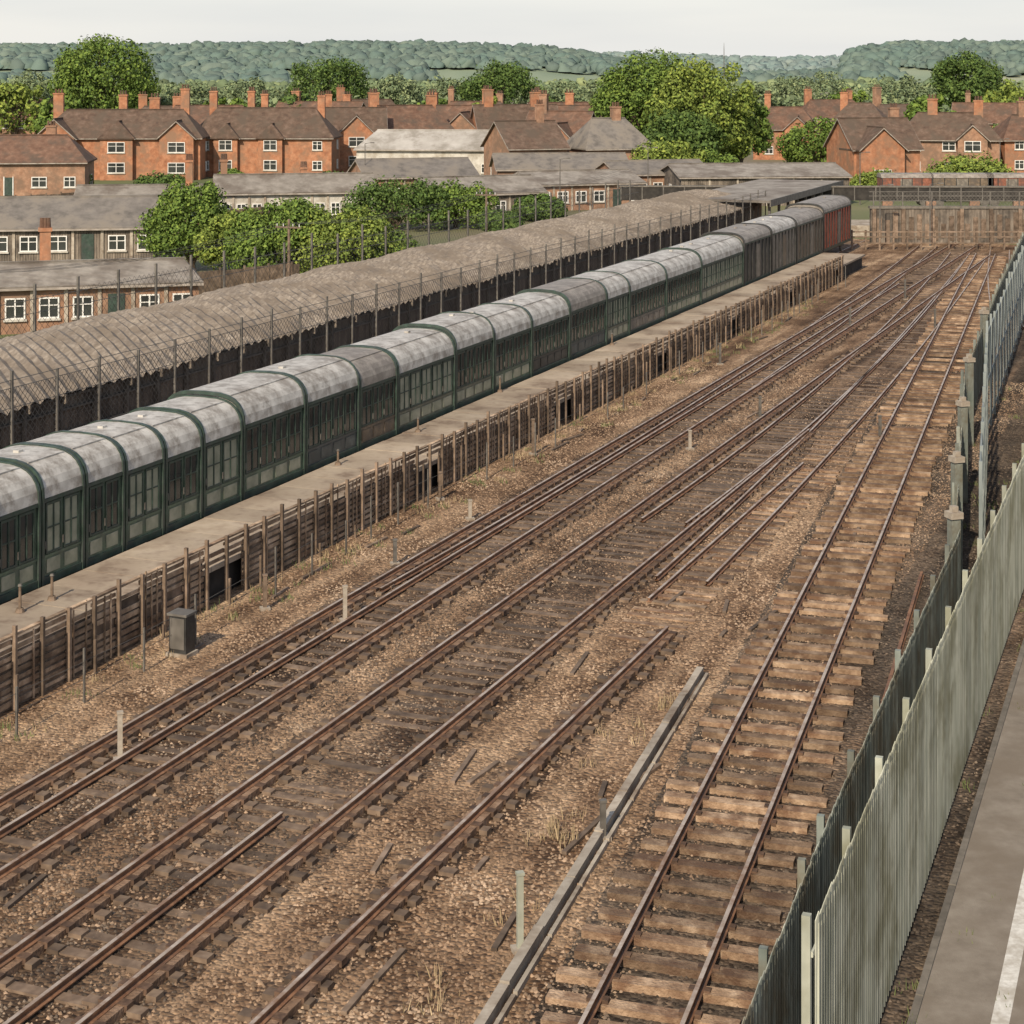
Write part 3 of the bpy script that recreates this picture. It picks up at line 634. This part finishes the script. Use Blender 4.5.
def tree(X,Y,h,w,m='leaf',name='tree',lob=34,per=330,size=.33,trunk=.25,d=None):
    T=Thing(name,(X,Y,0)); d=d or w; C=[];R=[]; z0=h*trunk; ch=(h-z0); lob=int(lob*2.2); per=int(per*.5); size*=.85
    for i in range(lob):
        ph=random.uniform(0,6.283); el=math.asin(random.uniform(-.6,1)); rl=random.uniform(.08,.19)
        rr=1.0-rl*1.15+random.uniform(-.14,.04)+.05*math.sin(ph*2+X)+.04*math.sin(el*5+Y)
        C.append((X+w/2*rr*math.cos(el)*math.cos(ph),Y+d/2*rr*math.cos(el)*math.sin(ph),z0+ch*.45+ch*.55*rr*math.sin(el))); R.append(rl*w*.75)
    for i in range(lob//6): C.append((X+random.uniform(-.22,.22)*w,Y+random.uniform(-.22,.22)*d,z0+ch*random.uniform(.35,.65))); R.append(w*.22)
    V,F=leaves(C,R,per,size); T.raw.append(('foliage',V,F,m))
    B=T('trunk','bark'); tr=h*.028+.06; B.tube((X,Y,-.1),(X,Y,z0+ch*.2),tr*1.3,tr,10)
    for i in range(0,lob,4):
        c=C[i]; mid=(X+(c[0]-X)*.3,Y+(c[1]-Y)*.3,z0+ch*.2+(c[2]-z0)*.25); B.tube((X,Y,z0*.8+ch*.05),mid,tr*.55,tr*.35,6); B.tube(mid,c,tr*.35,tr*.08,5)
    T.done()
def pxtree(px,Y,ztop,wm,**k): tree((px-512)/1800*Y,Y,ztop,wm,**k)
pxtree(104,400,22.4,24.5,lob=46,per=300,size=.45,m='leaf',trunk=.1)
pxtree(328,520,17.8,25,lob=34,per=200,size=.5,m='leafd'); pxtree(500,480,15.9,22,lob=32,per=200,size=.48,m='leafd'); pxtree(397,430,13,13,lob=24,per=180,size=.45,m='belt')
pxtree(650,252,17.2,16,lob=50,per=400,size=.30,m='leaf',trunk=.05); pxtree(703,246,16.6,14.5,lob=46,per=400,size=.30,m='leafy',trunk=.05); pxtree(740,250,12,9,lob=26,per=300,size=.28,trunk=.05); pxtree(680,240,9,12,lob=30,per=300,size=.30,trunk=.03,m='leafd')
pxtree(968,420,18.8,18,lob=40,per=260,size=.45,m='leafd',trunk=.1)
def bush(px,py,w,h,m='leaf',per=300,size=.2,lob=26,d=None):
    X,Y=g(px,py); tree(X,Y+w*.2,h,w,m=m,name='bush',lob=lob,per=per,size=size,trunk=.02,d=d or w*.6)
bush(672,190,10,5.6,'leafy',size=.26); bush(712,188,8,4.2,size=.24); bush(820,168,11,6.6,size=.28); bush(860,178,5,2.6); bush(975,202,11,4.2,'leafy',size=.24); bush(1015,168,10,6.8,'leafd',size=.28)
bush(188,274,7,6.2,'leaf',per=380,size=.16,lob=34); bush(235,278,6,4.6,'leafy',per=340,size=.15); bush(285,284,8.5,5.3,'leaf',per=420,size=.16,lob=36); bush(340,286,8,4.8,'leafy',per=380,size=.15,lob=32); bush(385,284,5.5,3.4,'leaf',per=280,size=.15)
bush(395,232,10,4.0,'leafd',per=300,size=.17); bush(455,230,7.5,3.9,'leaf',per=300,size=.17); bush(540,222,5,2.4,'leafd'); bush(50,194,9,3.4,'leafy'); bush(880,196,7,2.2,'leafy'); bush(15,236,5,2.6,'leafd'); bush(500,238,4,2.2,'leafd'); bush(230,190,4,2.4,'leaf'); bush(160,196,7,1.8,'leafd'); bush(330,194,5,2.2,'leafd'); bush(920,200,6,2.4,'leaf')
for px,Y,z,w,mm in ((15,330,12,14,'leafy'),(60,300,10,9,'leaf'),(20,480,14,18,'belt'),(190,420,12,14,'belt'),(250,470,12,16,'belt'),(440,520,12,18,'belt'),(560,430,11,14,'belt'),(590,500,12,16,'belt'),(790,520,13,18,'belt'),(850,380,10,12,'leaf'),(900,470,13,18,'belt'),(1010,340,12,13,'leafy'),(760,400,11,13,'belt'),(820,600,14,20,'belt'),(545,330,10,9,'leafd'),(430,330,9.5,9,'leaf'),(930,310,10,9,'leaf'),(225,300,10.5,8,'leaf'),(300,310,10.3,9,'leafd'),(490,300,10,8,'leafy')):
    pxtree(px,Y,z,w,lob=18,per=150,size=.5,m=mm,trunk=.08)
def lumps(C,R,sq=.8,k=8):
    """low rounded tree crowns for the far distance, one mesh"""
    C=np.asarray(C,float);R=np.asarray(R,float); n=len(C); ring=[(1.0,-.3),(.92,.35),(.55,.82)]; base=[]
    for rr,zz in ring:
        for i in range(k):
            t=2*math.pi*i/k; base.append((rr*math.cos(t),rr*math.sin(t),zz))
    base.append((0,0,1.0)); base=np.array(base); V=base[None]*R[:,None,None]*RNG.uniform(.62,1.35,(n,len(base),1))*np.array([1,1,sq]); V=V+C[:,None]
    F=[]
    for r in range(2):
        for i in range(k): j=(i+1)%k; F.append((r*k+i,r*k+j,(r+1)*k+j)); F.append((r*k+i,(r+1)*k+j,(r+1)*k+i))
    for i in range(k): F.append((2*k+i,2*k+(i+1)%k,3*k))
    F=np.array(F); return V.reshape(-1,3),(F[None]+np.arange(n)[:,None,None]*len(base)).reshape(-1,3)
C=[];R=[]
for i in range(400):
    Y=340+560*random.random()**1.2; X=(random.uniform(-60,1090)-512)/1800*Y; h=random.uniform(3.5,8.5)+(Y-340)*.0025
    for k in range(6):
        C.append((X+random.uniform(-5,5),Y+random.uniform(-3,3),h*random.uniform(.2,.8))); R.append(h*random.uniform(.2,.36))
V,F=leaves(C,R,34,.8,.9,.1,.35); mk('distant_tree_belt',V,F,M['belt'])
C=[];R=[]
for i in range(1000):
    Y=850+560*random.random(); X=(random.uniform(-80,1110)-512)/1800*Y; h=random.uniform(4,9)
    if math.sin(X*.011+Y*.02)+.35*math.sin(Y*.05)<-.25: continue
    for k in range(4):
        C.append((X+random.uniform(-9,9),Y+random.uniform(-5,5),h*random.uniform(.1,.55))); R.append(h*random.uniform(.35,.6))
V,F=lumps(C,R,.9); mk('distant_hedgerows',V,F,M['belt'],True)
def hills(name,Y0,Y1,prof,m,n,sz,mfield,tmin):
    b=MB(); nx,ny=160,14
    def hz(px,t):
        z=np.interp(px,[p[0] for p in prof],[p[1] for p in prof]); return z*(math.sin(min(1,t)*math.pi/2)**1.2)
    for i in range(nx+1):
        for j in range(ny+1):
            t=j/ny; Y=Y0+(Y1-Y0)*t; px=-150+1330*i/nx; b.v.append(((px-512)/1800*Y,Y,hz(px,t)-2))
    for i in range(nx):
        for j in range(ny):
            a=i*(ny+1)+j; b.f.append((a,a+ny+1,a+ny+2,a+1))
    single(name,b,mfield,True)
    C=[];R=[]
    for i in range(n):
        t=random.random()**.8; px=random.uniform(-140,1170)
        if t<tmin and math.sin(px*.03+t*9)+math.sin(px*.011-t*5)<.2: continue
        Y=Y0+(Y1-Y0)*t; r=sz*random.choice((.5,.7,.9,1.1,1.5))*random.uniform(.85,1.15)
        C.append(((px-512)/1800*Y,Y,hz(px,t)+r*.15)); R.append(r)
    V,F=lumps(C,R,.8); mk(name+'_trees',V,F,M[m],True)
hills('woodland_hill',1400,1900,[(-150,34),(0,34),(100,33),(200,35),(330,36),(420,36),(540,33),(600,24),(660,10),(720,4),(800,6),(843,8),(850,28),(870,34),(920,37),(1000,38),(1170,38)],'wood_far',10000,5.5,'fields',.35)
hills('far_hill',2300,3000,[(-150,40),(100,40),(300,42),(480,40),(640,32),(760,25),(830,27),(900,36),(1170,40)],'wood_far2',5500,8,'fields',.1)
def tufts(name,n,pf,m,h0,h1):
    V=[];F=[]
    for i in range(n):
        X,Y=pf(); k=random.randint(8,16)
        for j in range(k):
            a=random.uniform(0,6.28); h=random.uniform(h0,h1); l=random.uniform(0,.6)*h; w=.009
            x=X+random.gauss(0,.12); y=Y+random.gauss(0,.12); q=len(V)
            V+=[(x-w,y,0),(x+w,y,0),(x+l*math.cos(a)*.5+w*.7,y+l*math.sin(a)*.5,h*.6),(x+l*math.cos(a),y+l*math.sin(a),h)]
            F.append((q,q+1,q+2,q+3))
    mk(name,np.array(V),np.array(F),M[m])
def pfm(v0,v1,u0=16,u1=110,f0=MF):
    def f():
        p=f0(random.uniform(u0,u1),random.uniform(v0,v1),0); return p[0],p[1]
    return f
tufts('dry_grass',110,pfm(-25.5,-24.2),'dry',.08,.25); tufts('dry_grass',22,pfm(-9.6,-8.6,20,40,RF),'dry',.1,.35); tufts('weeds',120,pfm(-25.5,-23.9),'weed',.06,.2); tufts('weeds',120,pfm(-3.6,1.5,16,90,RF),'weed',.06,.22)
# ---------------------------------------------------------------- small trackside things
for px,py,h,m in ((120,762,1.0,'concrete'),(345,622,.9,'concrete'),(520,952,1.25,'galv'),(533,455,1.3,'woodd'),(603,840,.7,'steel'),(470,520,.6,'concrete'),(690,450,.7,'concrete'),(395,565,.7,'steel'),(265,610,.9,'woodd'),(440,500,.9,'woodd'),(760,420,.9,'steel'),(850,330,1.2,'steel'),(905,300,1.2,'steel'),(720,365,1.0,'steel'),(935,330,1.1,'steel'),(880,440,.9,'steel')):
    X,Y=g(px,py); T=Thing('marker_post',(X,Y,0)); T('post',m).box(at(X,Y,.3),-.05,.05,-.04,.04,0,h); T('cap',m).box(at(X,Y,.3),-.065,.065,-.055,.055,h+.002,h+.05); T('footing','concrete').box(at(X,Y,.3),-.13,.13,-.12,.12,-.02,.08); T.done()
X,Y=g(182,655); T=Thing('relay_cabinet',(X,Y,0)); fn=at(X,Y,-.4); T('cabinet','black').box(fn,-.24,.24,-.2,.2,.1,1.0); T('lid','steel').box(fn,-.28,.28,-.24,.24,1.003,1.06); T('plinth','concrete').box(fn,-.3,.3,-.26,.26,0,.097); T('door','steel').box(fn,-.2,.2,-.22,-.203,.2,.95); T.done()
b=MB()
for i in range(60):
    u=random.uniform(18,110); v=random.choice([-24.3,-19.3,-14.6,-11.5,-12.6])+random.uniform(-.3,.3); L=random.uniform(.5,2.0); a=random.gauss(0,.1); o=MF(u,v,0); f3=at(o[0],o[1],math.pi/2-TH+a)
    b.box(f3,0,L,-.05,.05,.01,.07)
single('scrap_timber',b,'woodd')
def pole(X,Y,h):
    T=Thing('telegraph_pole',(X,Y,0)); T('pole','woodd').tube((X,Y,0),(X,Y,h),.11,.07)
    T('crossarm','woodd').box(at(X,Y,-TH),-.8,.8,-.12,-.075,h-.5,h-.4)
    for a in (-.7,-.3,.3,.7): T('insulator','white').tube(at(X,Y,-TH)(a,-.1,h-.4),at(X,Y,-TH)(a,-.1,h-.25),.03,.03,6)
    T.done()
for u in (62,88,116):
    p=MF(u,-49.5,0); pole(p[0],p[1],6.0)
W_=MB()
def wire(a,b_,sag=.5,r=.010):
    prev=None
    for i in range(13):
        t=i/12; p=tuple(a[k]+(b_[k]-a[k])*t-(sag*4*t*(1-t) if k==2 else 0) for k in range(3))
        if prev: W_.tube(prev,p,r,r,4)
        prev=p
for o in (-.7,-.3,.3,.7):
    for a,c in ((30,62),(62,88),(88,116),(116,146)): wire(MF(a,-49.5+o,5.75),MF(c,-49.5+o,5.75))
single('overhead_wires',W_,'steel')
def mast(px,py,h):
    X,Y=g(px,py); T=Thing('lamp_post',(X,Y,0)); T('column','steel').tube((X,Y,0),(X,Y,h),.07,.04); T('arm','steel').tube((X,Y,h),(X+.7,Y-.2,h+.12),.03,.02,6); T('lantern','steel').box(at(X+.8,Y-.25,0),-.22,.22,-.1,.1,h+.06,h+.16); T.done()
for a in ((648,205,6),(365,205,6.5),(560,215,5.5),(860,205,5.5),(1000,190,6),(880,248,5),(930,246,5)): mast(*a)
X,Y=(724-512)/1800*900,900; T=Thing('radio_mast',(X,Y,0)); T('mast','steel').tube((X,Y,0),(X,Y,25),.4,.15); T('antenna','steel').tube((X,Y,25),(X,Y,28),.15,.05); T.done()
# ---------------------------------------------------------------- light, world, camera
az=math.radians(199); el=math.radians(35)
Sd=Vector((math.sin(az)*math.cos(el),math.cos(az)*math.cos(el),math.sin(el)))
l=bpy.data.lights.new('sun','SUN'); l.energy=5.0; l.angle=math.radians(.6); l.color=(1,.86,.67); o=bpy.data.objects.new('sun',l); o.rotation_euler=Sd.to_track_quat('Z','Y').to_euler(); S.collection.objects.link(o)
w=bpy.data.worlds.new('World'); S.world=w; w.use_nodes=True; nt=w.node_tree
sk=nn(nt,'ShaderNodeTexSky'); sk.sky_type='NISHITA'; sk.sun_disc=False; sk.sun_elevation=el; sk.sun_rotation=az; sk.dust_density=1.5; sk.air_density=1.0; sk.ozone_density=1.0
bg=nt.nodes['Background']; bg.inputs[1].default_value=.14
# thin high haze, densest towards the horizon in every direction
tc=nn(nt,'ShaderNodeTexCoord'); sx=nn(nt,'ShaderNodeSeparateXYZ'); nt.links.new(tc.outputs['Generated'],sx.inputs[0])
hr=ramp(nt,[(.9,.9,.9),(.75,.75,.75),(.12,.12,.12)],[0.0,.08,.5]); nt.links.new(sx.outputs['Z'],hr.inputs[0])
cl=nn(nt,'ShaderNodeTexNoise'); cl.inputs['Scale'].default_value=3; cl.inputs['Detail'].default_value=4; mpc=nn(nt,'ShaderNodeMapping'); mpc.inputs['Scale'].default_value=(1,1,9)
nt.links.new(tc.outputs['Generated'],mpc.inputs[0]); nt.links.new(mpc.outputs[0],cl.inputs[0])
cr=ramp(nt,[(5.9,5.9,5.85),(6.7,6.55,6.25)],[.35,.65]); nt.links.new(cl.outputs[0],cr.inputs[0])
mx=nn(nt,'ShaderNodeMix',data_type='RGBA'); nt.links.new(hr.outputs[0],mx.inputs[0]); nt.links.new(sk.outputs[0],mx.inputs[6]); nt.links.new(cr.outputs[0],mx.inputs[7]); nt.links.new(mx.outputs[2],bg.inputs[0])
c=bpy.data.cameras.new('camera'); c.lens=FPX/1024*36; c.sensor_width=36; c.shift_y=-(512-HY)/1024; c.clip_end=12000; c.clip_start=.1
co=bpy.data.objects.new('camera',c); co.location=(0,0,H); co.rotation_euler=(math.radians(90),0,0); S.collection.objects.link(co); S.camera=co
S.view_settings.view_transform='Standard'; S.view_settings.look='None'; S.view_settings.exposure=0
